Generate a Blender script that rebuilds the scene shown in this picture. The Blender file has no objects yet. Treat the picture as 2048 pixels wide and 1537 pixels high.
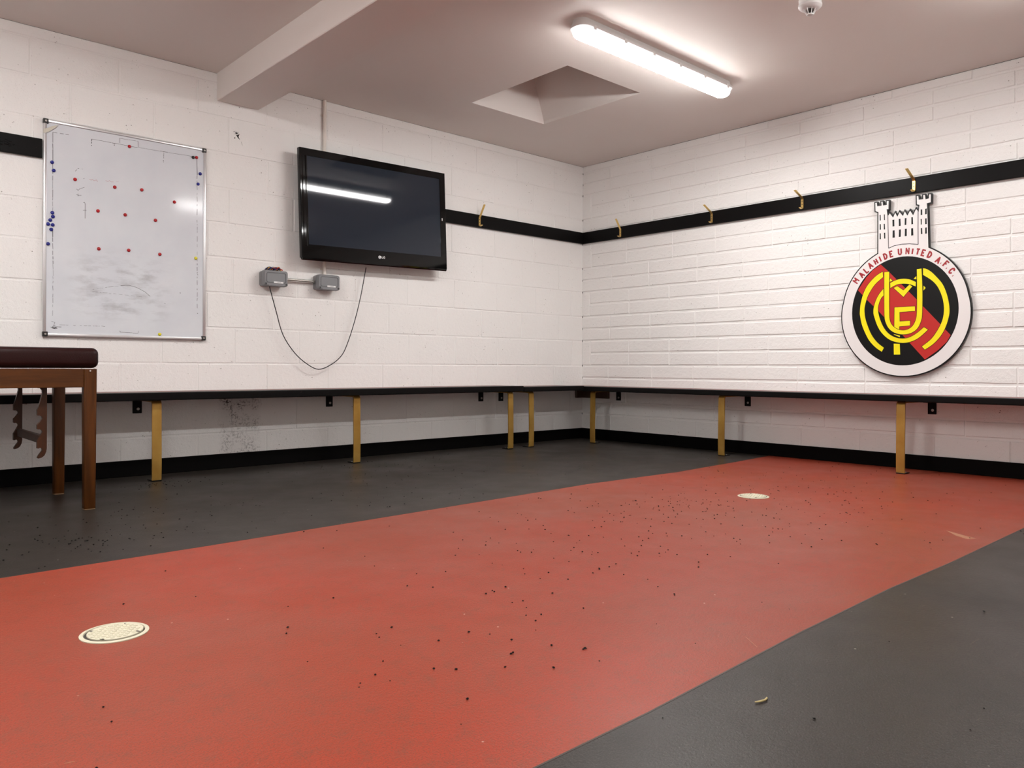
import bpy, bmesh, math, random
from mathutils import Vector, Matrix, noise

# ---------------------------------------------------------------- camera, world, view
SC = bpy.context.scene
COL = SC.collection
H = 2.5036                       # ceiling height; TV wall is the plane y=0, crest wall is x=0, room in x<0, y<0
YAW, ROLL, F = .7379, .003841, 1569.4
fw = Vector((math.sin(YAW), math.cos(YAW), 0)); rt = Vector((math.cos(YAW), -math.sin(YAW), 0)); up = Vector((0, 0, 1))
RT = rt*math.cos(ROLL)+up*math.sin(ROLL); UP = -rt*math.sin(ROLL)+up*math.cos(ROLL)
cam_d = bpy.data.cameras.new('camera'); cam = bpy.data.objects.new('camera', cam_d); COL.objects.link(cam)
M = Matrix((RT, UP, -fw)).transposed().to_4x4(); M.translation = (-5.3618, -4.9321, .6525)
cam.matrix_world = M
cam_d.sensor_width = 36; cam_d.lens = F/2048*36; cam_d.shift_y = -(768.5-734.55)/2048; cam_d.clip_start = .05
SC.camera = cam
w = bpy.data.worlds.new('world'); SC.world = w; w.use_nodes = True
w.node_tree.nodes['Background'].inputs[0].default_value = (.5, .5, .55, 1); w.node_tree.nodes['Background'].inputs[1].default_value = .05
SC.view_settings.view_transform = 'Standard'; SC.view_settings.look = 'None'
SC.view_settings.exposure = 0.12; SC.view_settings.gamma = 1; SC.view_settings.use_curve_mapping = False
LAMP = 92.0                      # emission of the fluorescent diffusers

# ---------------------------------------------------------------- materials
def mat(name, col, rough=.5, metal=0, spec=.5, emit=None, coat=0):
    m = bpy.data.materials.new(name); m.use_nodes = True; b = m.node_tree.nodes['Principled BSDF']
    b.inputs['Base Color'].default_value = (*col, 1); b.inputs['Roughness'].default_value = rough
    b.inputs['Metallic'].default_value = metal; b.inputs['Specular IOR Level'].default_value = spec
    b.inputs['Coat Weight'].default_value = coat
    if emit: b.inputs['Emission Color'].default_value = (*emit[0], 1); b.inputs['Emission Strength'].default_value = emit[1]
    return m
class NT:
    def __init__(s, m): s.t = m.node_tree; s.b = s.t.nodes['Principled BSDF']
    def n(s, ty, **k):
        x = s.t.nodes.new(ty)
        for a, v in k.items():
            if a.startswith('i_'): x.inputs[a[2:].replace('_', ' ')].default_value = v
            else: setattr(x, a, v)
        return x
    def l(s, a, b): s.t.links.new(a, b)
    def coord(s, scale=(1, 1, 1)):
        c = s.n('ShaderNodeTexCoord'); mp = s.n('ShaderNodeMapping'); mp.inputs['Scale'].default_value = scale
        s.l(c.outputs['Object'], mp.inputs['Vector']); return mp.outputs[0]
    def noise(s, v, scale, detail=3, rough=.5):
        x = s.n('ShaderNodeTexNoise', i_Scale=scale, i_Detail=detail, i_Roughness=rough); s.l(v, x.inputs['Vector']); return x.outputs['Fac']
    def vor(s, v, scale, rnd=1):
        x = s.n('ShaderNodeTexVoronoi', i_Scale=scale, i_Randomness=rnd); s.l(v, x.inputs['Vector']); return x
    def ramp(s, f, *st):
        x = s.n('ShaderNodeValToRGB'); e = x.color_ramp.elements
        while len(e) < len(st): e.new(.5)
        for i, (p, c) in enumerate(st):
            e[i].position = p; e[i].color = (*c, 1) if isinstance(c, tuple) else (c, c, c, 1)
        s.l(f, x.inputs[0]); return x.outputs[0]
    def mix(s, f, a, b, mode='MIX'):
        x = s.n('ShaderNodeMix', data_type='RGBA', blend_type=mode)
        for sock, v in ((x.inputs['Factor'], f), (x.inputs['A'], a), (x.inputs['B'], b)):
            if hasattr(v, 'links'): s.l(v, sock)
            elif isinstance(v, tuple): sock.default_value = (*v, 1)
            else: sock.default_value = v
        return x.outputs['Result']
    def math(s, op, a, b=0):
        x = s.n('ShaderNodeMath', operation=op)
        for i, v in enumerate((a, b)):
            if hasattr(v, 'links'): s.l(v, x.inputs[i])
            else: x.inputs[i].default_value = v
        return x.outputs[0]
    def bump(s, f, dist, strength=1, normal=None):
        x = s.n('ShaderNodeBump'); x.inputs['Distance'].default_value = dist; x.inputs['Strength'].default_value = strength
        s.l(f, x.inputs['Height'])
        if normal: s.l(normal, x.inputs['Normal'])
        return x.outputs[0]

def wall_mat(name, damp=None):
    m = mat(name, (.83, .8, .785), .55, spec=.3); t = NT(m); c = t.coord()
    patch = t.ramp(t.noise(c, 1.6, 4), (.3, (.85, .832, .812)), (.7, (.87, .858, .84)))
    # pinholes and pits of painted concrete block, gathered in rough areas
    area = t.ramp(t.noise(c, 3.1, 3), (.46, 0.), (.62, 1.))
    v1 = t.vor(c, 38).outputs['Distance']; pin = t.ramp(v1, (.075, 1.), (.14, 0.))
    sel = t.ramp(t.noise(c, 23, 2), (.50, 0.), (.55, 1.))
    pins = t.math('MULTIPLY', t.math('MULTIPLY', pin, sel), t.math('MAXIMUM', area, .3))
    v2 = t.vor(c, 120).outputs['Distance']; pin2 = t.math('MULTIPLY', t.ramp(v2, (.1, 1.), (.2, 0.)), area)
    col = t.mix(t.math('MULTIPLY', pins, .85), patch, (.12, .075, .05))
    col = t.mix(t.math('MULTIPLY', pin2, .3), col, (.3, .22, .18))
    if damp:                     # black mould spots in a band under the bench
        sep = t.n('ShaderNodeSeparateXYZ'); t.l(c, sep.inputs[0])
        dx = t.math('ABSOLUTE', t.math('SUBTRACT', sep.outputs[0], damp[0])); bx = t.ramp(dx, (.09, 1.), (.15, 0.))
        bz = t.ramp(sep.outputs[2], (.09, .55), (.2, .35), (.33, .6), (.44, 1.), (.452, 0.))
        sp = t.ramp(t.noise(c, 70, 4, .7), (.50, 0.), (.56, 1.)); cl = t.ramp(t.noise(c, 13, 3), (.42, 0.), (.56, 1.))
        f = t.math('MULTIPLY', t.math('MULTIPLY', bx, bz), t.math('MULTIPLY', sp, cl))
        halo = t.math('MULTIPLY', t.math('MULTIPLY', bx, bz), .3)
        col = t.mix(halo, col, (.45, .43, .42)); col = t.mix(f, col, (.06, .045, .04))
    t.l(col, t.b.inputs['Base Color'])
    fine = t.noise(c, 210, 3, .6); mid = t.noise(c, 42, 4, .6)
    b1 = t.bump(fine, .0016, .85); b2 = t.bump(mid, .004, .75, b1)
    inv = t.math('SUBTRACT', 1., t.math('MAXIMUM', pins, t.math('MULTIPLY', pin2, .5)))
    t.l(t.bump(inv, .002, .8, b2), t.b.inputs['Normal'])
    return m
WALLL = wall_mat('painted_block_left', (-3.25,)); WALLR = wall_mat('painted_block_right')

CEIL = mat('ceiling_paint', (.83, .795, .775), .6, spec=.3); t = NT(CEIL); c = t.coord()
col = t.ramp(t.noise(c, 1.1, 4), (.3, (.77, .70, .66)), (.7, (.79, .735, .70)))
t.l(col, t.b.inputs['Base Color']); t.l(t.bump(t.noise(c, 6, 4), .004, .4), t.b.inputs['Normal'])

def floor_mat(name, base, alt, alt2, fleck, fa):
    m = mat(name, base, .4, spec=.19); t = NT(m); c = t.coord()
    big = t.noise(c, 1.1, 5, .6); fine = t.noise(c, 290, 2, .85); mid = t.noise(c, 24, 5, .75)
    k = t.mix(t.ramp(big, (.35, 0.), (.65, 1.)), base, alt)
    k = t.mix(t.math('MULTIPLY', t.ramp(mid, (.5, 0.), (.68, 1.)), .55), k, alt2)
    k = t.mix(t.math('MULTIPLY', t.ramp(fine, (.49, 0.), (.63, 1.)), fa), k, fleck)
    # pale scuffs, stretched and dashed
    cs = t.coord((2.4, 26, 1)); sc = t.ramp(t.noise(cs, 2.2, 5, .7), (.665, 0.), (.75, 1.))
    k = t.mix(t.math('MULTIPLY', sc, .16), k, (.5, .38, .3))
    dots = t.ramp(t.vor(c, 9).outputs['Distance'], (.012, 1.), (.03, 0.))
    k = t.mix(t.math('MULTIPLY', dots, .7), k, (.75, .7, .6))
    t.l(k, t.b.inputs['Base Color'])
    r = t.ramp(t.noise(c, 2.3, 4), (.35, .28), (.65, .42)); t.l(r, t.b.inputs['Roughness'])
    b1 = t.bump(t.noise(c, 260, 3, .7), .001, .5); t.l(t.bump(t.noise(c, 110, 3), .0012, .45, b1), t.b.inputs['Normal'])
    return m
RED = floor_mat('red_resin', (.305, .037, .0165), (.26, .048, .025), (.18, .052, .031), (.08, .045, .030), .64)
DARK = floor_mat('dark_resin', (.0185, .0150, .0125), (.024, .0192, .0155), (.013, .0105, .009), (.07, .060, .052), .5)

BLACK = mat('black_gloss_paint', (.003, .0026, .0026), .4, spec=.1); t = NT(BLACK); c = t.coord()
wear = t.ramp(t.noise(c, 38, 5, .7), (.69, 0.), (.73, 1.)); t.l(t.mix(wear, (.005, .0045, .0045), (.05, .035, .03)), t.b.inputs['Base Color'])
t.l(t.bump(t.noise(c, 30, 3), .001, .4), t.b.inputs['Normal'])
SKIRT = mat('black_skirting_paint', (.002, .0017, .0017), .5, spec=.06)
SLAT = mat('maroon_slat_paint', (.16, .022, .018), .35)
GOLD = mat('gold_paint', (.50, .33, .10), .38, .55); t = NT(GOLD); c = t.coord()
t.l(t.mix(t.ramp(t.noise(c, 9, 4), (.35, 0.), (.7, 1.)), (.46, .28, .065), (.36, .19, .035)), t.b.inputs['Base Color'])
t.l(t.bump(t.noise(c, 60, 3), .0006, .5), t.b.inputs['Normal'])
BRASS = mat('brass', (.72, .5, .17), .28, .9)
SCREWM = mat('screw_steel', (.45, .43, .4), .35, .9)
HOLE = mat('dark_hole', (.012, .009, .008), .8)
ALU = mat('aluminium', (.72, .72, .73), .32, .75)
CAPM = mat('black_plastic', (.012, .012, .012), .4)
TVB = mat('tv_gloss_black', (.002, .002, .002), .05, spec=.3)
TVS = mat('tv_screen', (.018, .025, .037), .04, spec=.38)
TVD = mat('tv_back_black', (.012, .012, .012), .45)
LOGO = mat('logo_silver', (.8, .8, .8), .4)
GREY = mat('grey_plastic', (.20, .205, .215), .42)
GREY2 = mat('grey_plastic_dark', (.12, .125, .13), .45)
LABELM = mat('paper_label', (.78, .78, .78), .5)
INK = mat('label_ink', (.2, .2, .2), .6)
STEEL = mat('galvanised_steel', (.42, .4, .37), .35, .8)
CREAM = mat('cream_painted_pipe', (.78, .72, .66), .5)
CABLE = mat('black_cable', (.008, .008, .008), .45)
PLAST = mat('white_plastic', (.8, .8, .79), .35)
def diffuser_mat(k):
    m = mat('lit_diffuser', (.9, .9, .9), .4, emit=((1, .985, .965), LAMP*k))
    t = NT(m); c = t.coord(); sep = t.n('ShaderNodeSeparateXYZ'); t.l(c, sep.inputs[0])   # skirt emission cut to hold down the glow on the ceiling
    mr = t.n('ShaderNodeMapRange')
    for q, v in ((1, -.066), (2, -.088), (3, .035*LAMP*k), (4, LAMP*k)): mr.inputs[q].default_value = v
    t.l(sep.outputs[2], mr.inputs[0]); t.l(mr.outputs[0], t.b.inputs['Emission Strength'])
    return m
COVER = mat('cream_plastic_cover', (.52, .49, .37), .5)
DKBROWN = mat('matt_dark_brown', (.03, .025, .02), .8)  # very dark brown for drain gaps, slots and the smoke sensor
LEATH = mat('maroon_leather', (.016, .0035, .003), .35, spec=.22); t = NT(LEATH); c = t.coord()
t.l(t.bump(t.vor(c, 260).outputs['Distance'], .0006, .5), t.b.inputs['Normal'])
def wood(name, a, b_, rough=.38, sc=(14, 14, 1.2)):
    m = mat(name, a, rough, spec=.3); t = NT(m); c = t.coord(sc); n = t.noise(c, 3, 5, .6)
    t.l(t.mix(t.ramp(n, (.35, 0.), (.65, 1.)), a, b_), t.b.inputs['Base Color']); return m
WOOD = wood('varnished_wood', (.088, .027, .0035), (.05, .015, .002)); WOODD = wood('dark_varnished_wood', (.055, .018, .006), (.03, .010, .004))
WOODX = wood('varnished_wood_apron', (.088, .027, .0035), (.05, .015, .002), sc=(1.2, 14, 14))
WORN = mat('worn_wood_edge', (.2, .12, .06), .6)
CBRED = mat('brown_block_wood', (.07, .03, .015), .5)
EW = mat('sign_white', (.80, .77, .76), .35); EB = mat('sign_black', (.004, .004, .004), .35, spec=.25); ER = mat('sign_red', (.50, .026, .022), .35, spec=.3)
EY = mat('sign_yellow', (.90, .78, .002), .3); ET = mat('sign_dark_red', (.33, .012, .018), .35)
MR = mat('red_magnet', (.42, .015, .02), .2); MB_ = mat('blue_magnet', (.012, .018, .22), .2); MY = mat('yellow_magnet', (.75, .68, .03), .2); MK = mat('black_magnet', (.01, .01, .01), .2)
PEN = mat('marker_ink', (.05, .05, .055), .5); PENR = mat('red_marker_ink', (.5, .22, .24), .5)
WB = mat('whiteboard_enamel', (.66, .665, .70), .10, spec=.42); t = NT(WB); c = t.coord()
sm = t.noise(t.coord((3, 1, 9)), 2.2, 5, .65); sep = t.n('ShaderNodeSeparateXYZ'); t.l(c, sep.inputs[0])
zm = t.n('ShaderNodeMapRange'); zm.inputs[1].default_value = -.06; zm.inputs[2].default_value = -.22; t.l(sep.outputs[2], zm.inputs[0])
ze = t.n('ShaderNodeMapRange'); ze.inputs[1].default_value = -.52; ze.inputs[2].default_value = -.44; t.l(sep.outputs[2], ze.inputs[0])
ax = t.math('ABSOLUTE', t.math('ADD', sep.outputs[0], .04)); xe = t.n('ShaderNodeMapRange'); xe.inputs[1].default_value = .32; xe.inputs[2].default_value = .16; t.l(ax, xe.inputs[0])
f = t.math('MULTIPLY', t.math('MULTIPLY', zm.outputs[0], ze.outputs[0]), t.math('MULTIPLY', xe.outputs[0], t.ramp(sm, (.47, 0.), (.68, 1.))))
t.l(t.mix(t.math('MULTIPLY', f, .42), t.mix(t.ramp(t.noise(c, 5, 4), (.35, 0.), (.7, 1.)), (.70, .725, .76), (.65, .675, .72)), (.27, .26, .27)), t.b.inputs['Base Color'])
TAPE = mat('masking_tape', (.6, .57, .48), .6)

# ---------------------------------------------------------------- mesh helpers
class MB:
    def __init__(s): s.bm = bmesh.new(); s.mi = 0
    def _f(s, vs):
        try: f = s.bm.faces.new(vs); f.material_index = s.mi; return f
        except ValueError: return None
    def box(s, lo, hi, bev=0, seg=2):
        lo, hi = [min(a, b) for a, b in zip(lo, hi)], [max(a, b) for a, b in zip(lo, hi)]
        g = bmesh.ops.create_cube(s.bm, size=1)['verts']
        for v in g: v.co = Vector([(lo[i]+hi[i])/2+v.co[i]*(hi[i]-lo[i]) for i in range(3)])
        fs = {f for v in g for f in v.link_faces}
        for f in fs: f.material_index = s.mi
        if bev:
            es = list({e for v in g for e in v.link_edges})
            bmesh.ops.bevel(s.bm, geom=es, offset=bev, segments=seg, affect='EDGES', profile=.5)
        return s
    def loft(s, rings, cap=True):
        R = [[s.bm.verts.new(p) for p in r] for r in rings]; n = len(R[0])
        for a, b in zip(R, R[1:]):
            for i in range(n): s._f((a[i], a[(i+1) % n], b[(i+1) % n], b[i]))
        if cap: s._f(R[0][::-1]); s._f(R[-1])
        return s
    def lathe(s, prof, c=(0, 0, 0), n=32, axis=2, cap=True):
        rings = []
        for r, h in prof:
            ring = []
            for i in range(n):
                a = 2*math.pi*i/n; p = [r*math.cos(a), r*math.sin(a)]
                q = {2: (p[0], p[1], h), 1: (p[0], h, p[1]), 0: (h, p[0], p[1])}[axis]
                ring.append((q[0]+c[0], q[1]+c[1], q[2]+c[2]))
            rings.append(ring)
        return s.loft(rings, cap)
    def tube(s, pts, r, n=10):
        pts = [Vector(p) for p in pts]; rings = []; prev = None
        for i, p in enumerate(pts):
            d = (pts[min(i+1, len(pts)-1)]-pts[max(i-1, 0)]).normalized()
            a = (Vector((0, 0, 1)) if abs(d.z) < .9 else Vector((1, 0, 0))) if prev is None else prev
            a = (a-d*a.dot(d)).normalized(); prev = a; b = d.cross(a)
            rr = r[i] if isinstance(r, (list, tuple)) else r
            rings.append([p+(a*math.cos(2*math.pi*k/n)+b*math.sin(2*math.pi*k/n))*rr for k in range(n)])
        return s.loft(rings)
    def prism(s, poly, tov, d0, d1):            # poly of (u,v); tov(u,v,d) gives the point at depth d
        a = [s.bm.verts.new(tov(u, v, d0)) for u, v in poly]; b = [s.bm.verts.new(tov(u, v, d1)) for u, v in poly]
        n = len(poly)
        for i in range(n): s._f((a[i], a[(i+1) % n], b[(i+1) % n], b[i]))
        for ring in (a[::-1], b):
            f = s._f(ring)
            if f and n > 4: f.normal_update(); bmesh.ops.triangulate(s.bm, faces=[f])
        return s
    def strip(s, pts, w, tov, d0, d1):           # a flat stroke of width w along pts
        L, R = [], []
        P = [Vector(p) for p in pts]
        for i, p in enumerate(P):
            if i == 0: d = (P[1]-p).normalized(); k = 1
            elif i == len(P)-1: d = (p-P[-2]).normalized(); k = 1
            else:
                a, b = (p-P[i-1]).normalized(), (P[i+1]-p).normalized(); d = (a+b)
                if d.length < .01: d = a
                d.normalize(); k = min(1/max(.35, d.dot(a)), 2.2)
            nrm = Vector((-d.y, d.x))*w/2*k; L.append(p+nrm); R.append(p-nrm)
        for i in range(len(P)-1):
            s.prism([tuple(R[i]), tuple(R[i+1]), tuple(L[i+1]), tuple(L[i])], tov, d0, d1)
        return s
    def build(s, name, m, parent=None, smooth=False, autos=False, loc=None):
        bmesh.ops.recalc_face_normals(s.bm, faces=s.bm.faces)
        me = bpy.data.meshes.new(name)
        if loc is not None:
            for v in s.bm.verts: v.co -= Vector(loc)
        s.bm.to_mesh(me); s.bm.free()
        for x in (m if isinstance(m, (list, tuple)) else [m]): me.materials.append(x)
        o = bpy.data.objects.new(name, me); COL.objects.link(o)
        if loc is not None: o.location = loc
        if smooth:
            for p in me.polygons: p.use_smooth = True
        if autos: me.shade_flat() if False else None
        if parent: o.parent = parent
        return o
def smooth_by_angle(o, ang=35):
    me = o.data
    bm = bmesh.new(); bm.from_mesh(me)
    for f in bm.faces: f.smooth = True
    for e in bm.edges:
        if len(e.link_faces) == 2 and e.calc_face_angle(0) > math.radians(ang): e.smooth = False
    bm.to_mesh(me); bm.free(); return o
def tag(o, label, cat, group=None):
    o['label'] = label; o['category'] = cat
    if group: o['group'] = group
    return o
def struct(o): o['kind'] = 'structure'; return o
def empty(name, loc, label, cat, group=None, rot=None):
    o = bpy.data.objects.new(name, None); COL.objects.link(o); o.location = loc; o.empty_display_size = .05
    if rot: o.rotation_euler = rot
    return tag(o, label, cat, group)
def keep(o, p):                                  # parent a mesh whose vertices are in world space under p
    o.parent = p
    return o
def copy_thing(root, loc):
    r = root.copy(); COL.objects.link(r); r.location = loc
    for ch in list(root.children):
        c = ch.copy(); COL.objects.link(c); c.parent = r
        for g in ch.children:
            d = g.copy(); COL.objects.link(d); d.parent = c
    return r
def rrect(cx, cy, hx, hy, r, n=5):
    out = []
    for sx, sy, a0 in ((1, 1, 0), (-1, 1, 90), (-1, -1, 180), (1, -1, 270)):
        for i in range(n+1):
            a = math.radians(a0+90*i/n); out.append((cx+sx*(hx-r)+r*math.cos(a), cy+sy*(hy-r)+r*math.sin(a)))
    return out
# wall frames: TV wall (u = x, v = z, depth toward the room = -y); crest wall (u = -y, v = z, depth = -x)
TL = lambda u, v, d: (u, -d, v)
TR = lambda u, v, d: (-d, -u, v)
TF = lambda u, v, d: (u, v, d)
EMB = {"castle":[[2.692,1.423],[2.692,1.692],[2.673,1.701],[2.671,1.768],[2.694,1.769],[2.697,1.744],[2.712,1.744],[2.71,1.77],[2.732,1.77],[2.735,1.744],[2.746,1.744],[2.745,1.769],[2.772,1.768],[2.771,1.702],[2.76,1.701],[2.762,1.673],[2.772,1.691],[2.793,1.661],[2.807,1.692],[2.821,1.663],[2.834,1.692],[2.855,1.662],[2.867,1.692],[2.884,1.661],[2.901,1.692],[2.919,1.659],[2.937,1.697],[2.95,1.676],[2.951,1.702],[2.936,1.707],[2.934,1.774],[2.957,1.772],[2.96,1.747],[2.974,1.747],[2.973,1.772],[2.997,1.772],[3.001,1.744],[3.008,1.745],[3.008,1.772],[3.034,1.77],[3.033,1.706],[3.01,1.704],[3.013,1.659],[3.02,1.429]],"mid_l":[[2.76,1.7],[2.762,1.583],[2.766,1.448]],"mid_b":[[2.766,1.448],[2.804,1.461],[2.85,1.465],[2.897,1.463],[2.952,1.452]],"mid_r":[[2.951,1.452],[2.95,1.559],[2.95,1.676]],"windows":[[[2.707,1.676],[2.714,1.677],[2.715,1.639],[2.708,1.639]],[[2.735,1.676],[2.741,1.676],[2.742,1.638],[2.736,1.638]],[[2.708,1.614],[2.715,1.615],[2.716,1.578],[2.708,1.577]],[[2.734,1.614],[2.741,1.614],[2.743,1.576],[2.735,1.576]],[[2.708,1.554],[2.715,1.553],[2.716,1.514],[2.708,1.514]],[[2.736,1.554],[2.744,1.554],[2.745,1.515],[2.737,1.515]],[[2.79,1.633],[2.802,1.633],[2.803,1.589],[2.791,1.588]],[[2.83,1.633],[2.841,1.633],[2.843,1.587],[2.831,1.586]],[[2.868,1.633],[2.879,1.633],[2.878,1.588],[2.867,1.588]],[[2.909,1.633],[2.918,1.633],[2.92,1.588],[2.909,1.587]],[[2.792,1.562],[2.804,1.562],[2.806,1.514],[2.791,1.514]],[[2.832,1.563],[2.844,1.563],[2.843,1.515],[2.831,1.515]],[[2.869,1.563],[2.881,1.563],[2.881,1.515],[2.868,1.515]],[[2.908,1.561],[2.92,1.561],[2.922,1.515],[2.908,1.514]],[[2.966,1.675],[2.975,1.675],[2.976,1.64],[2.966,1.639]],[[2.993,1.676],[3.003,1.677],[3.003,1.641],[2.992,1.64]],[[2.966,1.614],[2.973,1.614],[2.973,1.578],[2.967,1.577]],[[2.993,1.614],[3.002,1.614],[3.003,1.577],[2.993,1.577]],[[2.967,1.555],[2.975,1.556],[2.977,1.517],[2.968,1.516]],[[2.994,1.555],[3.003,1.556],[3.004,1.516],[2.993,1.516]]],"red":[[2.565,1.184],[2.585,1.214],[2.62,1.265],[2.664,1.312],[2.716,1.345],[2.765,1.296],[2.944,1.098],[2.982,1.053],[3.088,0.931],[3.146,0.863],[3.123,0.82],[3.07,0.767],[2.995,0.711],[2.902,0.819],[2.859,0.869],[2.794,0.932],[2.7,1.038],[2.626,1.115],[2.599,1.146]],"yellow":[[[2.729,1.296],[2.691,1.276],[2.651,1.24],[2.616,1.194],[2.594,1.137],[2.581,1.08],[2.578,1.026],[2.579,1.015],[2.591,0.948],[2.618,0.884],[2.644,0.835],[2.686,0.79],[2.725,0.764],[2.739,0.79],[2.696,0.823],[2.657,0.875],[2.631,0.938],[2.613,0.996],[2.609,1.045],[2.61,1.065],[2.619,1.105],[2.634,1.148],[2.665,1.199],[2.691,1.228],[2.732,1.26]],[[2.982,1.296],[3.001,1.292],[3.033,1.269],[3.068,1.228],[3.099,1.188],[3.122,1.129],[3.136,1.066],[3.14,1.02],[3.138,0.989],[3.123,0.928],[3.096,0.867],[3.05,0.811],[2.995,0.774],[2.977,0.794],[3.034,0.839],[3.069,0.892],[3.096,0.946],[3.108,1.003],[3.107,1.059],[3.094,1.118],[3.068,1.178],[3.033,1.218],[2.982,1.254]],[[2.74,1.292],[2.772,1.292],[2.771,1.165],[2.773,1.024],[2.775,0.967],[2.794,0.932],[2.824,0.909],[2.861,0.9],[2.894,0.907],[2.922,0.927],[2.942,0.969],[2.947,1.015],[2.947,1.153],[2.945,1.293],[2.973,1.295],[2.98,1.151],[2.978,0.988],[2.971,0.955],[2.951,0.909],[2.91,0.88],[2.857,0.873],[2.807,0.886],[2.769,0.915],[2.748,0.96],[2.741,0.999]],[[2.734,1.181],[2.708,1.152],[2.685,1.109],[2.67,1.057],[2.669,1.022],[2.674,1.002],[2.692,0.944],[2.718,0.895],[2.761,0.85],[2.807,0.827],[2.861,0.818],[2.91,0.825],[2.959,0.849],[3.013,0.901],[2.989,0.918],[2.951,0.883],[2.902,0.853],[2.861,0.847],[2.816,0.853],[2.769,0.88],[2.735,0.925],[2.713,0.978],[2.701,1.023],[2.698,1.056],[2.706,1.091],[2.721,1.125],[2.736,1.137]],[[2.778,1.217],[2.814,1.234],[2.86,1.24],[2.901,1.232],[2.939,1.211],[2.938,1.183],[2.901,1.201],[2.86,1.208],[2.818,1.205],[2.779,1.184]],[[2.8,1.183],[2.823,1.193],[2.862,1.163],[2.899,1.197],[2.917,1.185],[2.862,1.12]],[[2.777,1.248],[2.793,1.231],[2.775,1.226]],[[2.925,1.233],[2.941,1.249],[2.942,1.228]],[[2.986,1.184],[2.998,1.169],[2.985,1.153]],[[2.806,1.054],[2.933,1.055],[2.934,1.025],[2.838,1.022],[2.839,0.961],[2.904,0.962],[2.903,0.936],[2.903,0.932],[2.837,0.928],[2.837,0.904],[2.824,0.909],[2.805,0.922]],[[2.8,0.877],[2.807,0.878],[2.841,0.867],[2.841,0.857]],[[2.802,0.816],[2.84,0.814],[2.843,0.744],[2.803,0.744]]],"text":[["M",[2.551,1.25]],["A",[2.589,1.287]],["L",[2.618,1.314]],["A",[2.647,1.345]],["H",[2.684,1.367]],["I",[2.712,1.382]],["D",[2.745,1.397]],["E",[2.782,1.408]],["U",[2.838,1.417]],["N",[2.886,1.417]],["I",[2.917,1.412]],["T",[2.949,1.405]],["E",[2.982,1.395]],["D",[3.021,1.379]],["A",[3.072,1.34]],[".",[3.087,1.318]],["F",[3.116,1.311]],[".",[3.12,1.283]],["C",[3.151,1.265]],[".",[3.157,1.233]]]}

# ---------------------------------------------------------------- room shell
XW, YW = -7.0, -6.0              # the two walls behind the camera
ZC = [0, .226, .445, .668, .895, 1.117, 1.344, 1.562, 1.785, 2.01, 2.235, 2.44, H]
def block_wall(name, m, tov, rows, u0, u1, half, dep, seed, hv=None, wav=.0016):
    """rows: (z0, z1, list of joint u). Every block is a chamfered face standing dep proud of the joint plane."""
    rnd = random.Random(seed); b = MB(); bm = b.bm
    b.prism([(u0, 0), (u1, 0), (u1, H), (u0, H)], tov, -.15, -dep)
    for row in rows:
        z0, z1, js = row[:3]; ua, ub = row[3] if len(row) > 3 else (u0-.01, u1+.01)
        us = sorted([ua]+[j for j in js if max(ua, u0)+.02 < j < min(ub, u1)-.02]+[ub])
        for a, c in zip(us, us[1:]):
            jt = lambda k=wav: rnd.uniform(-k, k)
            hv_ = hv or half; A = max(a, u0)+(hv_ if a > u0 else 0); C = min(c, u1)-(hv_ if c < u1 else 0)
            cA = hv_*.9 if a > u0 else 0; cC = hv_*.9 if c < u1 else 0
            Z0 = z0+(half if z0 > 0 else 0); Z1 = z1-(half if z1 < H else 0)
            n = max(2, int((C-A)/.09)); ch = half*.9
            low = []; hi = []
            bot = [(A+(C-A)*i/n, Z0+jt()) for i in range(n+1)]; top = [(A+(C-A)*i/n, Z1+jt()) for i in range(n, -1, -1)]
            outer = bot+top; d = rnd.uniform(-.0012, .0012)
            inner = [(min(max(u, A+cA), C-cC), min(max(v, Z0+ch), Z1-ch)+jt(.001)) for u, v in outer]
            O = [bm.verts.new(tov(u, v, -dep)) for u, v in outer]; I = [bm.verts.new(tov(u, v, d)) for u, v in inner]
            N = len(O)
            for i in range(N): b._f((O[i], O[(i+1) % N], I[(i+1) % N], I[i]))
            b._f(I)
    return struct(b.build(name, m))
def joints(ph, a, b): 
    k = math.ceil((a-ph)/.45); out = []
    while ph+.45*k < b: out.append(ph+.45*k); k += 1
    return out
phL = [-.372, -.16, -.372, -.14, -.32, -.155, -.317, -.183, -.371, -.186, -.382, None]
rowsL = [(ZC[i], ZC[i+1], joints(phL[i], XW, 0) if phL[i] is not None else []) for i in range(12)]
block_wall('wall_left', WALLL, TL, rowsL, XW, 0, .0038, .003, 3)
rowsR = []
for i in range(12):
    js = joints(.333, 0, -YW) if i % 2 == 0 else joints(.54, .3, -YW)
    js = [j+(.02*math.sin(7*j+i)) for j in js]
    if i == 11 or i == 0: rowsR.append((ZC[i], ZC[i+1], js)); continue
    zm_ = (ZC[i]+ZC[i+1])/2
    if i % 2:        # the first narrow block runs the full height of the pair
        rowsR.append((ZC[i], ZC[i+1], [], (-.01, .1+.01*math.sin(i))))
        zq = (-YW); rowsR.append((ZC[i], zm_, js, (.1+.01*math.sin(i), zq+.01))); rowsR.append((zm_, ZC[i+1], js, (.1+.01*math.sin(i), zq+.01))); continue
    rowsR.append((ZC[i], zm_, js)); rowsR.append((zm_, ZC[i+1], js))
# crest wall: course pairs of blocks laid flat, bonded to the corner by short blocks
def crest_wall():
    segs = []
    for r in rowsR:
        segs.append(r)
    return block_wall('wall_right', WALLR, TR, segs, 0, -YW, .0062, .0055, 8, hv=.0032, wav=.0024)
crest_wall()
for nm, lo, hi in (('wall_back', (XW, YW-.15, 0), (.0, YW, H)), ('wall_side', (XW-.15, YW-.15, 0), (XW, .15, H))):
    struct(MB().box(lo, hi).build(nm, WALLR))
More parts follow.
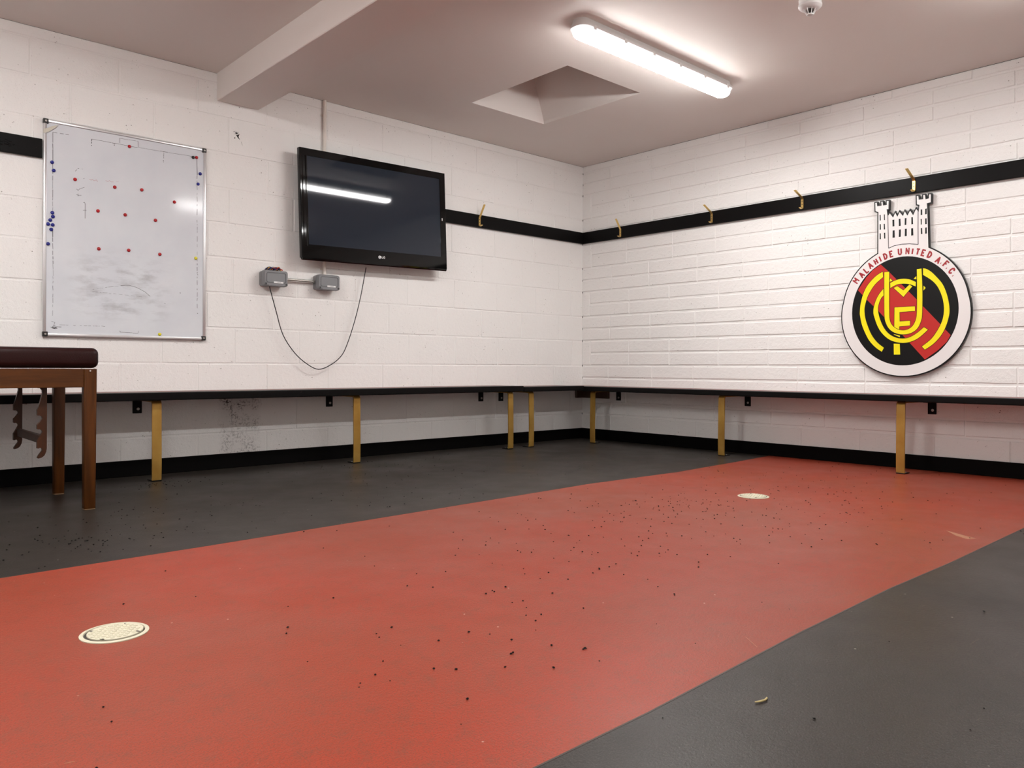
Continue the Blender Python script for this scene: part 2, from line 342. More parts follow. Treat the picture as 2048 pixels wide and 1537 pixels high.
# floor: one slab surface, red resin lane between two dark grey ones
far = [(XW, -2.13), (-4.9, -2.103), (-4.29, -2.09), (-3.4, -2.045), (-2.08, -1.974), (-1.3, -2.0), (-.55, -1.95), (-.16, -1.915), (0, -1.90)]
near = [(XW, -4.03), (-4.47, -4.014), (-4.17, -4.01), (-3.53, -3.98), (-2.97, -3.967), (-2.5, -3.974), (-1.64, -3.966), (0, -3.96)]
b = MB()
b.prism([(XW, 0)]+far+[(0, 0)], TF, -.1, 0)
b.prism([(XW, YW)]+[(0, YW)]+near[::-1], TF, -.1, 0); b.mi = 1
b.prism(near+far[::-1], TF, -.1, 0)
b.mi = 2; b.strip(near, .0045, TF, .0, .0004); b.strip(far, .003, TF, .0, .0003)
b.mi = 3
b.prism([(-1.94, -3.773), (-2.015, -3.905), (-2.05, -3.880), (-2.012, -3.830)], TF, 0, .0003)
b.strip([(-5.038, -3.490), (-5.023, -3.494)], .0025, TF, 0, .0003)
for k in range(8):
    q0, q1 = k/8, (k+.6)/8; b.strip([(-3.6615-.043*q0, -3.9085-.057*q0), (-3.6615-.043*q1, -3.9085-.057*q1)], .0015, TF, 0, .0003)
struct(b.build('floor', [DARK, RED, mat('seam_filler', (.035, .028, .022), .6), mat('pale_scuff', (.30, .12, .06), .6)]))
# thin raised seam lines where the colours meet
# ceiling with the roof-light shaft
hx0, hx1, hy0, hy1 = -1.879, -1.171, -1.597, -.671
b = MB()
for x0, x1, y0, y1 in ((XW, hx0, YW, 0), (hx1, 0, YW, 0), (hx0, hx1, YW, hy0), (hx0, hx1, hy1, 0)):
    b.box((x0, y0, H), (x1, y1, H+.02))
top = .75; a = .25
q0 = [(hx0, hy0), (hx1, hy0), (hx1, hy1), (hx0, hy1)]
q1 = [(hx0, hy0), (hx1-a, hy0), (hx1-a, hy1), (hx0, hy1)]
V = [b.bm.verts.new((x, y, H+.02)) for x, y in q0]+[b.bm.verts.new((x, y, H+top)) for x, y in q1]
for i in range(4): b._f((V[i], V[(i+1) % 4], V[4+(i+1) % 4], V[4+i]))
b._f(V[4:])
struct(b.build('ceiling', CEIL))
b = MB().box((-3.41, YW, 2.331), (-3.134, 0, H+.01), .004, 1)
o = struct(b.build('trim_1', CEIL)); o['label'] = 'painted downstand beam crossing the ceiling'
bl = MB(); bl.box((XW, -.016, 0), (-.016, .0, .094), .003, 1); struct(bl.build('baseboard_left', SKIRT))
bl = MB(); bl.box((-.016, YW, 0), (0, 0, .094), .003, 1); struct(bl.build('baseboard_right', SKIRT))
bl = MB(); bl.box((XW, YW, 0), (0, YW+.016, .094)); struct(bl.build('baseboard_back', SKIRT))
# plaster hole on the TV wall, a small broken-out patch
rnd = random.Random(5)
b = MB()
b.prism([(-3.302, 2.158), (-3.285, 2.163), (-3.268, 2.160), (-3.262, 2.148), (-3.268, 2.130), (-3.258, 2.112), (-3.272, 2.122), (-3.284, 2.138), (-3.292, 2.150)], TL, -.001, .0012)
b.prism([(-3.252, 2.105), (-3.246, 2.088), (-3.240, 2.075), (-3.247, 2.096)], TL, -.001, .0012)
b.prism([(-3.296, 2.120), (-3.290, 2.124), (-3.289, 2.115), (-3.295, 2.113)], TL, -.001, .0012)
wl = bpy.data.objects['wall_left']
b.build('wall_chip', HOLE, wl)
b = MB()
for i in range(9):
    a_ = i/9*6.28; u, v = -3.283+.013*math.cos(a_), 2.150+.008*math.sin(a_); b.box((u-.004, -.006, v-.003), (u+.004, 0, v+.003), .001, 1)
b.build('plaster_lump', WALLL, wl)

# ---------------------------------------------------------------- ceiling lights
def ceiling_light(loc, label, k, group='fluorescent ceiling lights'):
    DIFF = diffuser_mat(k)
    L, Wd = 1.45, .115
    r = empty('ceiling_light', loc, label, 'ceiling light', group)
    def ring(z, hx, hy, rr): return [(x, y, z) for x, y in rrect(0, 0, hx, hy, rr, 6)]
    b = MB().loft([ring(0, L/2-.012, .045, .04), ring(-.02, L/2-.008, .053, .045), ring(-.038, L/2, .064, .055), ring(-.047, L/2, .064, .055)])
    smooth_by_angle(b.build('housing', PLAST, r), 50)
    b = MB().loft([ring(-.0475, L/2-.010, .055, .048), ring(-.058, L/2-.010, .054, .047), ring(-.075, L/2-.014, .049, .044), ring(-.088, L/2-.025, .038, .034), ring(-.094, L/2-.04, .022, .02)])
    smooth_by_angle(b.build('diffuser', DIFF, r), 60)
    for sgn in (1, -1):
        for i in range(6):
            x = -L/2+.09+i*(L-.18)/5
            b = MB().box((x-.011, sgn*.060, -.034), (x+.011, sgn*.068, -.060), .002, 1); b.box((x-.011, sgn*.050, -.0555), (x+.011, sgn*.064, -.0615), .002, 1)
            b.build('clip', PLAST, r)
    return r
for p, lb, k in (((-1.605, -2.08, H), 'long lit fluorescent fitting on the ceiling beside the roof shaft', 1.16),)+ (((-1.605, -3.9, H), 'lit fluorescent fitting on the ceiling nearer the back wall, crest wall bay', .80),
              ((-5.2, -2.08, H), 'lit fluorescent fitting on the ceiling above the massage table bay', 1.25),
              ((-5.2, -3.9, H), 'lit fluorescent fitting on the ceiling right above the camera', 1.3)):
    ceiling_light(p, lb, k)

# smoke detector
r = empty('smoke_detector', (-1.63, -3.03, H), 'round white smoke detector on the ceiling', 'smoke detector')
smooth_by_angle(MB().lathe([(.052, 0), (.054, -.012), (.053, -.030), (.050, -.033)], n=40).build('mounting_base', PLAST, r))
smooth_by_angle(MB().lathe([(.050, -.033), (.056, -.036), (.056, -.046), (.048, -.055), (.034, -.059), (.03, -.059)], n=40).build('body', PLAST, r))
b = MB().lathe([(.016, -.082), (.018, -.084), (.017, -.088), (.012, -.089)], n=24)
for i in range(8):
    a_ = i*math.pi/4; c_, s_ = math.cos(a_), math.sin(a_)
    b.tube([(c_*.03, s_*.03, -.058), (c_*.023, s_*.023, -.072), (c_*.016, s_*.016, -.085)], .0022, 6)
b.build('sensor_cage', PLAST, r)
MB().lathe([(.018, -.056), (.017, -.068), (.012, -.074)], n=20).build('sensor', DKBROWN, r)
MB().box((-.054, .03, -.008), (-.05, .034, -.012)).build('screw', SCREWM, r)

# ---------------------------------------------------------------- coat rails with hooks
def hook(parent, tov, u, d, tip=(.09, 1.945)):
    """brass strip: plate on the rail, prong rising outward, small curl at the foot"""
    b = MB(); w_ = .0088
    prof = [(d+.001, 1.870), (d+.001, 1.806), (d+.006, 1.799), (d+.020, 1.801), (d+.034, 1.806)]
    prong = [(d+.001, 1.868), (d+.010, 1.880), tip]
    th = .0035
    for pr in (prof, prong):
        for (d0, v0), (d1, v1) in zip(pr, pr[1:]):
            dx, dv = d1-d0, v1-v0; ln = math.hypot(dx, dv); nx, nv = -dv/ln*th/2, dx/ln*th/2
            vs = []
            for uu in (u-w_, u+w_):
                for (dd, vv) in ((d0+nx, v0+nv), (d1+nx, v1+nv), (d1-nx, v1-nv), (d0-nx, v0-nv)): vs.append(b.bm.verts.new(tov(uu, vv, dd+.003)))
            a_, c_ = vs[:4], vs[4:]
            b._f(a_); b._f(c_[::-1])
            for i in range(4): b._f((a_[i], a_[(i+1) % 4], c_[(i+1) % 4], c_[i]))
    h = b.build('hook', BRASS, parent)
    b = MB()
    for vz in (1.852, 1.830):
        cc = [(u+.0032*math.cos(k*math.pi/4), vz+.0032*math.sin(k*math.pi/4)) for k in range(8)]
        b.prism(cc, tov, d+.0055, d+.0072)
    b.build('screw_hole', HOLE, h)
    return h
def rail(name, label, tov, u0, u1, hooks):
    b = MB(); d = .021
    lo, hi = tov(u0, 1.789, .0), tov(u1, 1.893, d)
    b.box(lo, hi, .003, 2)
    r = b.build(name, BLACK); tag(r, label, 'coat rail', 'black coat rails along the walls')
    for u, tip in hooks: hook(r, tov, u, d, tip)
    return r
r1 = rail('coat_rail', 'black wooden coat rail running to the corner beside the television, one brass hook', TL, -1.99, -.022, [(-1.263, (.085, 1.966))])
r2 = rail('coat_rail', 'long black coat rail with four brass hooks above the club crest', TR, .001, 5.9, [(.47, (.083, 1.951)), (1.402, (.13, 1.927)), (2.158, (.13, 1.917)), (2.921, (.14, 1.927))])
r3 = rail('coat_rail', 'stub of black coat rail ending behind the whiteboard at far left', TL, -6.6, -4.377, [])
b = MB(); rnd = random.Random(2)
for i in range(26):
    u, v = -4.56+rnd.gauss(0, .02), 1.838+rnd.gauss(0, .012); s_ = rnd.uniform(.003, .008); b.box((u-s_, -.021-s_*.6, v-s_*.5), (u+s_, -.021, v+s_*.5), s_*.25, 1)
b.box((-4.60, -.0235, 1.845), (-4.535, -.021, 1.852), .001, 1); b.build('torn_hook_mark', BLACK, r3)

# ---------------------------------------------------------------- benches
def bench(name, label, tov, u0, u1, z0, z1, frames, far_end=None):
    """slab bench on the wall: depth .36, frames = (u of leg, u of bracket)"""
    b = MB(); lo, hi = tov(u0, z0, .325), tov(u1, z1, .365); b.box(lo, hi, .006, 3)
    lo, hi = tov(u0, z1-.028, .225), tov(u1, z1-.001, .3245); b.box(lo, hi, .003, 2)
    r = b.build(name, BLACK); tag(r, label, 'bench', 'wall benches')
    for d0, d1 in ((.004, .112), (.114, .223)):
        MB().box(tov(u0+.001, z1-.028, d0), tov(u1-.001, z1-.002, d1), .003, 2).build('seat_board', SLAT, r)
    for ul, ub in frames:
        # leg: flat bar bent at the top and at the foot
        b = MB(); w_ = .0255; T = .0045; zt = z0-.002
        mid = [(.10, zt-T), (.290, zt-T)]
        for k in range(1, 7):
            a_ = k/6*math.pi/2; mid.append((.290+.018*math.sin(a_), zt-T-.018*(1-math.cos(a_))))
        mid += [(.310, .3), (.3125, .16), (.311, .02), (.308, .006)]
        L_ = []; 
        for i, (dd, vv) in enumerate(mid):
            p0 = mid[max(0, i-1)]; p1 = mid[min(len(mid)-1, i+1)]; dx, dv = p1[0]-p0[0], p1[1]-p0[1]; ln = math.hypot(dx, dv)
            nx, nv = dv/ln*T, -dx/ln*T
            L_.append([tov(ul-w_, vv+nv, dd+nx), tov(ul+w_, vv+nv, dd+nx), tov(ul+w_, vv-nv, dd-nx), tov(ul-w_, vv-nv, dd-nx)])
        b.loft(L_); lg = smooth_by_angle(b.build('leg', GOLD, r), 30)
        pl = MB().box(tov(ul-.027, 0.0003, .235), tov(ul+.027, .006, .316), .002, 1); 
        f = pl.build('foot_plate', BLACK, lg)
        sc = MB()
        for kk in (-.010, .012):
            pt = tov(ul+kk, .006, .262); sc.lathe([(.005, 0), (.004, .003)], c=pt, n=8)
        sc.build('screw', SCREWM, f)
        # wall bracket
        b = MB(); b.box(tov(ub-.026, z0-.088, .0016), tov(ub+.026, z0-.001, .008), .002, 1)
        b.box(tov(ub-.022, z0-.012, .0085), tov(ub+.022, z0-.002, .098), .002, 1)
        br = b.build('bracket', BLACK, r)
        p = tov(ub+.004, z0-.062, .0); 
        b = MB(); ax = 1 if tov is TL else 0
        b.lathe([(.0085, -.008), (.0085, -.0105), (.005, -.012)], c=p, n=14, axis=ax); b.build('screw', SCREWM, br)
    return r
bench('bench', 'long black bench under the television and whiteboard on gold bar legs', TL, -6.8, -1.078, .458, .5025, [(-3.866, -3.878), (-2.573, -2.61), (-1.172, -1.225)])
bench('bench', 'short black bench piece between the long bench and the room corner', TL, -1.074, -.3675, .455, .494, [(-.945, -1.006)])
rb = bench('bench', 'black bench along the crest wall on gold bar legs', TR, .004, 5.9, .449, .488, [(.41, .440), (1.682, 1.714), (2.957, 3.03), (4.3, 4.35)])
b = MB().box((-.025, -.335, .373), (0, -.03, .447), .003, 1); b.box((-.10, -.028, .373), (0, -.003, .447), .003, 1)
tag(b.build('timber_block', CBRED), 'dark brown timber batten fixed in the wall corner just below the bench', 'timber batten')

# ---------------------------------------------------------------- whiteboard and magnets
BC = Vector((-3.928, 0, 1.41)); tilt = 0; turn = 0
wb = empty('whiteboard', (BC.x, -.013, BC.z), 'large aluminium framed whiteboard with a football pitch and coloured magnets', 'whiteboard', rot=(-tilt, 0, turn))
TBL = lambda u, v, d: (u, -d, v)
hw, hh = .4445, .5965
MB().box((-hw+.008, -.004, -hh+.008), (hw-.008, .006, hh-.008)).build('panel', WB, wb)
b = MB()
for lo, hi in (((-hw, -hh), (-hw+.016, hh)), ((hw-.016, -hh), (hw, hh)), ((-hw+.0161, hh-.016), (hw-.0161, hh)), ((-hw+.0161, -hh), (hw-.0161, -hh+.016))):
    b.box((lo[0], -.011, lo[1]), (hi[0], .008, hi[1]), .003, 2)
smooth_by_angle(b.build('frame', ALU, wb), 60)
for sx in (-1, 1):
    for sy in (-1, 1):
        cx, cz = sx*(hw-.0115), sy*(hh-.0115)
        b = MB().box((cx-.0135, -.0135, cz-.0135), (cx+.0135, .009, cz+.0135), .004, 2); cp = b.build('corner_cap', CAPM, wb)
        MB().lathe([(.0055, -.0135), (.005, -.0152), (.002, -.0155)], c=(cx, 0, cz), n=12, axis=1).build('screw', SCREWM, cp)
b = MB()
b.prism([(-.4455, .535), (-.405, .560), (-.375, .575), (-.385, .558), (-.418, .528), (-.4455, .515)], TBL, .0105, .0122); b.build('tape', TAPE, wb)
ink = MB(); d0, d1 = .0041, .0048; rnd = random.Random(9)
def dashed(p0, p1, w, on=.03, off=.004, wob=.0006):
    (x0, y0), (x1, y1) = p0, p1; L = math.hypot(x1-x0, y1-y0); s_ = 0
    while s_ < L:
        e = min(L, s_+on*rnd.uniform(.4, 1.6)); g = lambda q: (x0+(x1-x0)*q/L+rnd.gauss(0, wob), y0+(y1-y0)*q/L+rnd.gauss(0, wob))
        if e-s_ > .002: ink.strip([g(s_), g(e)], w*rnd.uniform(.6, 1.2), TBL, d0, d1)
        s_ = e+off*rnd.uniform(.3, 2.5)
dashed((-.398, .530), (-.398, .30), .0022, .06, .002); dashed((-.398, .29), (-.398, .08), .0016, .03, .003)
dashed((-.398, .0), (-.395, -.2), .0028, .03, .004); dashed((-.395, -.2), (-.395, -.488), .0014, .02, .008)
dashed((-.398, .530), (-.32, .532), .0018, .02, .01); dashed((-.204, .531), (.046, .530), .0022, .05, .002); dashed((.046, .531), (.386, .536), .0018, .06, .001)
for a_, b_ in (((-.055, .537), (-.055, .566)), ((-.055, .566), (.045, .567)), ((.045, .567), (.046, .534))): dashed(a_, b_, .0018, .05, .001)
dashed((.390, .521), (.391, .40), .0026, .05, .001); dashed((.391, .39), (.393, -.07), .0014, .025, .012); dashed((.393, -.10), (.394, -.40), .0022, .02, .01)
dashed((-.364, -.532), (-.25, -.533), .0014, .02, .01); dashed((-.24, -.532), (-.113, -.533), .0018, .015, .008)
for a_, b_ in (((-.05, -.553), (-.05, -.563)), ((-.05, -.563), (.05, -.566)), ((.05, -.566), (.05, -.552))): dashed(a_, b_, .0018, .05, .001)
dashed((-.204, .531), (-.204, .488), .0034, .008, .005); dashed((-.084, .532), (-.084, .513), .0034, .009, .004); dashed((.192, .533), (.190, .470), .0028, .006, .005)
arc = [(-.048, -.293), (-.02, -.288), (0, -.287), (.025, -.292), (.049, -.300), (.088, -.320), (.116, -.344)]
ink.strip(arc, .0018, TBL, d0, d1)
for a_, b_ in (((-.196, -.324), (-.114, -.305)), ((-.114, -.305), (-.038, -.29)), ((-.196, -.337), (-.085, -.342)), ((-.085, -.342), (.068, -.349))): dashed(a_, b_, .0012, .02, .006)
ink.strip([(-.245, .163), (-.240, .166), (-.236, .159), (-.236, .075)], .002, TBL, d0, d1); ink.strip([(-.247, .119), (-.229, .122)], .0016, TBL, d0, d1)
ink.strip([(-.28, .235), (-.272, .228), (-.262, .24), (-.24, .25)], .0016, TBL, d0, d1); ink.strip([(-.28, .205), (-.27, .2), (-.255, .203)], .0018, TBL, d0, d1); ink.strip([(-.272, .21), (-.272, .195)], .0018, TBL, d0, d1)
dashed((-.285, .335), (-.275, .350), .0018, .006, .004); dashed((-.275, .350), (-.25, .352), .0018, .006, .006); dashed((-.275, .292), (-.24, .300), .0014, .006, .012)
for u, v in ((.29, -.31), (.2, -.38), (.395, -.43), (.395, -.19)): ink.strip([(u, v), (u+.003, v-.004)], .003, TBL, d0, d1)
ink.strip([(-.402, -.515), (-.385, -.52), (-.39, -.535), (-.40, -.55)], .0014, TBL, d0, d1)
for k in range(14): u, v = -.392+rnd.gauss(0, .012), -.545+rnd.gauss(0, .006); ink.strip([(u, v), (u+rnd.uniform(.004, .016), v+rnd.uniform(-.004, .004))], .0022, TBL, d0, d1)
ink.build('marker_lines', PEN, wb)
ink = MB(); ink.strip([(-.215, .300), (-.205, .297), (-.2, .302), (-.19, .296), (-.178, .303), (-.172, .293)], .0016, TBL, d0, d1)
ink.strip([(-.13, .307), (-.118, .302), (-.11, .31), (-.1, .304), (-.088, .306)], .0014, TBL, d0, d1); ink.strip([(-.075, .312), (-.06, .314)], .0012, TBL, d0, d1)
ink.build('red_marker_lines', PENR, wb)
mags = [
 ('red', MR, (-.003, .527), 'red round magnet just below the drawn goal at the top of the whiteboard'),
 ('red', MR, (.386, .533), 'red round magnet touching the black one in the whiteboard top right corner'),
 ('red', MR, (-.288, .287), 'red magnet in the upper row of four, leftmost and slightly lower than the rail stub'),
 ('red', MR, (-.082, .276), 'red magnet in the upper row of four, second from the left'),
 ('red', MR, (.066, .283), 'red magnet in the upper row of four, third from the left'),
 ('red', MR, (.254, .238), 'red magnet in the upper row of four, rightmost, beside the shine of the lamp'),
 ('red', MR, (-.170, .126), 'leftmost red magnet of the middle row of three, beside a handwritten mark'),
 ('red', MR, (-.025, .123), 'centre red magnet of the middle row of three on the whiteboard'),
 ('red', MR, (.144, .113), 'rightmost red magnet of the middle row of three on the whiteboard'),
 ('red', MR, (-.165, -.090), 'leftmost red magnet of the lowest row of three on the whiteboard'),
 ('red', MR, (-.005, -.082), 'centre red magnet of the lowest row of three, above the grey smears'),
 ('red', MR, (.170, -.088), 'rightmost red magnet of the lowest row of three on the whiteboard'),
 ('blue', MB_, (-.402, .363), 'uppermost blue magnet on the left edge line of the whiteboard'),
 ('blue', MB_, (-.394, .319), 'blue magnet second from the top on the left edge line'),
 ('blue', MB_, (.409, .436), 'upper of two blue magnets at the right edge of the whiteboard'),
 ('blue', MB_, (.396, .370), 'lower of two blue magnets at the right edge of the whiteboard'),
 ('blue', MB_, (-.400, .085), 'topmost blue magnet of the cluster of six at the left edge'),
 ('blue', MB_, (-.397, .0635), 'blue magnet second from the top in the cluster of six'),
 ('blue', MB_, (-.410, .043), 'blue magnet third from the top in the cluster of six'),
 ('blue', MB_, (-.4205, .020), 'left one of the side by side blue magnets in the cluster of six'),
 ('blue', MB_, (-.398, .018), 'right one of the side by side blue magnets in the cluster of six'),
 ('blue', MB_, (-.405, -.008), 'bottom blue magnet of the cluster of six at the left edge'),
 ('blue', MB_, (-.420, -.089), 'single blue magnet standing below the cluster at the left edge'),
 ('yellow', MY, (.384, -.091), 'yellow magnet near the right edge of the whiteboard'),
 ('yellow', MY, (.171, -.569), 'yellow magnet at the bottom edge of the whiteboard'),
 ('black', MK, (.3655, .530), 'black magnet beside a red one in the whiteboard top right corner')]
proto = {}
rotm = Matrix.Rotation(turn, 4, 'Z') @ Matrix.Rotation(-tilt, 4, 'X')
for k, m_, (u, v), lb in mags:
    if k not in proto:
        o = MB().lathe([(.0095, 0), (.0098, -.003), (.009, -.006), (.0065, -.0085), (.003, -.0095), (.0008, -.0096)], n=20, axis=1).build('magnet', m_, smooth=True); proto[k] = o
    else: o = proto[k].copy(); COL.objects.link(o)
    o.location = Vector((BC.x, -.013, BC.z))+rotm @ Vector((u, -.0050, v)); o.rotation_euler = (-tilt, 0, turn)
    tag(o, lb, 'magnet', '%s magnets on the whiteboard' % k)

# ---------------------------------------------------------------- television
TW, TH = .603, .367
tv = empty('television', (-2.292, -.118, 1.757), 'black flat screen television hung slightly askew on the wall', 'television', rot=(math.radians(-1.2), math.radians(-1.2), 0))
P = lambda u, v, d: (u, -d, v)
sx0, sx1, sz0, sz1 = -.553, .553, -.277, .318
b = MB()
out = rrect(0, 0, TW, TH, .012, 4)
def fr(outl, inn, d):    # ring face between outline and inner rectangle
    pass
b.box((-TW+.004, .001, -TH+.004), (TW-.004, .030, TH-.004), .004, 2)
b.box((-TW+.06, .030, -TH+.05), (TW-.06, .062, TH-.05), .012, 2)
tvb = b.build('back_casing', TVD, tv)
MB().box((-.30, .062, -.2), (.30, .112, .2), .003, 1).build('wall_mount', TVD, tv)
b = MB()
for lo, hi in (((-TW, sz1), (TW, TH)), ((-TW, -TH), (TW, sz0)), ((-TW, sz0), (sx0, sz1)), ((sx1, sz0), (TW, sz1))):
    b.box((lo[0], -.012, lo[1]), (hi[0], .0008, hi[1]))
bmesh.ops.remove_doubles(b.bm, verts=b.bm.verts, dist=.0001)
# rounded chin lip under the bezel
b.loft([[(-TW+.002+i*(2*TW-.004), y, z) for y, z in [(-.012, -TH), (-.010, -TH-.010), (-.002, -TH-.016), (.012, -TH-.012), (.02, -TH+.004), (.0008, -TH+.004)]] for i in (0, 1)])
# bevel band around the outside of the bezel
b.loft([[(sx*(-TW-.003), -.006, -TH), (sx*(-TW-.003), .02, -TH), (sx*(-TW-.003), .02, TH), (sx*(-TW-.003), -.006, TH)] if k == 0 else
        [(sx*(-TW), -.012, -TH), (sx*(-TW), .022, -TH), (sx*(-TW), .022, TH), (sx*(-TW), -.012, TH)] for sx in (1,) for k in (0, 1)])
b.build('bezel', TVB, tv)
MB().box((sx0+.0003, -.0085, sz0+.0003), (sx1-.0003, .0008, sz1-.0003)).build('screen', TVS, tv)
# inner chamfer strip (curved glass edge) that catches the lamps
b = MB()
b.loft([[(-TW+.012, -.0122, z), (-TW+.018, -.0142, z), (-TW+.034, -.0142, z), (-TW+.043, -.0122, z)] for z in (sz0-.01, sz1)]); b.build('side_moulding', TVB, tv)
# logo: a ring with letters beside it
b = MB()
cx, cz = .0, -.322
ring_o = [(cx+.0115*math.cos(k*math.pi/12), cz+.0115*math.sin(k*math.pi/12)) for k in range(24)]
b.prism(ring_o, P, .0122, .0128)
def st(pts, w=.0034): b.strip(pts, w, P, .0122, .0128)
lx = cx+.0185
st([(lx, cz+.008), (lx, cz-.0065), (lx+.009, cz-.0065)])
gx = lx+.019
st([(gx+.005, cz+.005), (gx+.001, cz+.0072), (gx-.004, cz+.005), (gx-.006, cz), (gx-.004, cz-.005), (gx+.001, cz-.0072), (gx+.0055, cz-.004), (gx+.0055, cz), (gx+.001, cz)])
lg = b.build('logo', LOGO, tv)
b = MB(); b.strip([(cx-.001, cz+.0045), (cx-.001, cz-.0045), (cx+.003, cz-.0045)], .0016, P, .0129, .0131)
b.strip([(cx+.0078*math.cos(math.radians(q)), cz+.0078*math.sin(math.radians(q))) for q in (80, 120, 160, 200, 240, 280, 320, 355)]+[(cx+.004, cz)], .0014, P, .0129, .0131)
b.prism([(cx-.0048, cz+.004), (cx-.0032, cz+.004), (cx-.0032, cz+.0024), (cx-.0048, cz+.0024)], P, .0129, .0131); b.build('logo_face', TVB, lg)
MB().box((.566, -.0125, .0), (.572, -.0121, .02)).build('indicator', LOGO, tv)

# ---------------------------------------------------------------- junction boxes, conduit, pipe, cable
def jbox(x0, x1, z0, z1, label, name='junction_box'):
    cx, cz = (x0+x1)/2, (z0+z1)/2; hx, hz = (x1-x0)/2, (z1-z0)/2
    r = empty(name, (cx, 0, cz), label, 'junction box', 'grey weatherproof junction boxes')
    def ring(y, ix, iz, rr): return [(x, y, z) for x, z in rrect(0, 0, hx-ix, hz-iz, rr, 4)]
    smooth_by_angle(MB().loft([ring(0, .006, .004, .012), ring(-.05, .002, .001, .014), ring(-.052, 0, 0, .015)]).build('box', GREY, r), 40)
    lid = smooth_by_angle(MB().loft([ring(-.0525, 0, 0, .015), ring(-.082, .001, .001, .015), ring(-.088, .006, .006, .012)]).build('lid', GREY, r), 40)
    # raised rim round the sunk front panel
    b = MB(); o_, i_ = rrect(0, .004, hx-.016, hz-.018, .012, 4), rrect(0, .004, hx-.020, hz-.022, .009, 4); n = len(o_)
    for k in range(n):
        q = [o_[k], o_[(k+1) % n], i_[(k+1) % n], i_[k]]; b.prism(q, P, .088, .0905)
    b.build('rim', GREY2, lid)
    lb = MB().prism([(-.018, -hz+.020), (hx-.036, -hz+.020), (hx-.036, -hz+.031), (-.018, -hz+.031)], P, .0881, .0912).build('label_strip', LABELM, r)
    b = MB()
    for k in range(6): u = .006+k*.0042; b.prism([(u, -hz+.0235), (u+.0026, -hz+.0235), (u+.0026, -hz+.0275), (u, -hz+.0275)], P, .0913, .0916)
    b.build('label_print', INK, lb)
    for sx in (-1, 1):
        b = MB().lathe([(.009, -.070), (.009, -.0885), (.007, -.0895)], c=(sx*(hx-.013), 0, -hz+.014), n=16, axis=1); s_ = b.build('lid_screw', GREY2, r)
        MB().lathe([(.0045, -.0895), (.004, -.0905)], c=(sx*(hx-.013), 0, -hz+.014), n=10, axis=1).build('screw_slot', CAPM, s_)
    # lower hinge bar
    MB().box((-hx+.03, -.091, -hz+.001), (hx-.028, -.083, -hz+.011), .003, 2).build('latch_bar', GREY, r)
    return r
jbox(-3.131, -2.963, 1.176, 1.280, 'left grey junction box with coloured wires on top and the cable leaving below')
jbox(-2.742, -2.576, 1.178, 1.283, 'right grey junction box under the television at the foot of the pipe')
b = MB().tube([(-2.9650, -.030, 1.234), (-2.742, -.030, 1.234)], .0085, 14)
b.tube([(-2.9645, -.030, 1.234), (-2.950, -.030, 1.234)], .011, 14); b.tube([(-2.756, -.030, 1.234), (-2.7425, -.030, 1.234)], .011, 14)
tag(smooth_by_angle(b.build('conduit', STEEL)), 'short steel conduit joining the two grey junction boxes', 'conduit')
b = MB().tube([(-2.66, -.014, H-.001), (-2.662, -.014, 1.9), (-2.657, -.014, 1.2838)], .0125, 14)
for z in (2.40, 1.33): b.box((-2.682, -.004, z-.008), (-2.638, -.0, z+.008))
tag(smooth_by_angle(b.build('pipe', CREAM), 50), 'thin cream painted pipe dropping from the ceiling behind the television', 'pipe')
pts = [(-3.075, 1.176), (-3.0694, 1.150), (-3.0305, 1.018), (-2.9805, .8611), (-2.8938, .7395), (-2.8018, .666), (-2.7191, .6321), (-2.631, .66), (-2.5451, .7235), (-2.4937, .8159), (-2.4339, .9845), (-2.3856, 1.1654), (-2.345, 1.365)]
sm_ = []
for i in range(len(pts)-1):
    p0, p1, p2, p3 = pts[max(i-1, 0)], pts[i], pts[i+1], pts[min(i+2, len(pts)-1)]
    for k in range(5):
        q = k/5; f3 = lambda a, b_, c_, d_: .5*((2*b_)+(-a+c_)*q+(2*a-5*b_+4*c_-d_)*q*q+(-a+3*b_-3*c_+d_)*q**3)
        sm_.append((f3(p0[0], p1[0], p2[0], p3[0]), f3(p0[1], p1[1], p2[1], p3[1])))
sm_.append(pts[-1])
n_ = len(sm_)
b = MB().tube([(x, -.05-.035*math.sin(i/n_*math.pi)*0-.0*i, z) for i, (x, z) in enumerate(sm_)], .0032, 8)
tag(b.build('power_cable', CABLE, smooth=True), 'thin black cable looping from the television down to the left junction box', 'cable')
# bundle of coloured wires lying on the left box
wr = empty('wire_bundle', (-3.055, -.045, 1.281), 'small tangled bundle of coloured wire on top of the left junction box', 'wire bundle')
rnd = random.Random(4)
for nm, cc in (('blue_wire', (.01, .012, .09)), ('red_wire', (.4, .015, .02)), ('yellow_wire', (.75, .45, .03)), ('white_wire', (.7, .68, .68)), ('navy_wire', (.012, .01, .04))):
    m_ = mat(nm, cc, .4); b = MB()
    for k in range(4 if nm != 'navy_wire' else 7):
        x0 = rnd.uniform(-.055, .02); y0 = rnd.uniform(-.03, .02); hgt = rnd.uniform(.010, .022)*(1 if x0 > -.03 else .8)
        L_ = rnd.uniform(.03, .055)
        b.tube([(x0+L_*q/6, y0+.012*math.sin(q*1.3+k), .0042+hgt*math.sin(q/6*math.pi)) for q in range(7)], .0034, 6)
    b.build(nm, m_, wr, smooth=True)

# ---------------------------------------------------------------- club crest sign
S_ = EMB
cs = empty('club_crest_sign', (0, 0, 0), 'painted cut-out football club crest with castle, red lettering and yellow monogram', 'wall sign')
cs.location = (0, -2.857, 1.01)
off = Vector((0, 2.857, -1.01))
def TE(u, v, d): return (-d, -(u-2.857), v-1.01)
CX, CZ, CR = 2.857, 1.006, .4085
castle = [tuple(p) for p in S_['castle']]
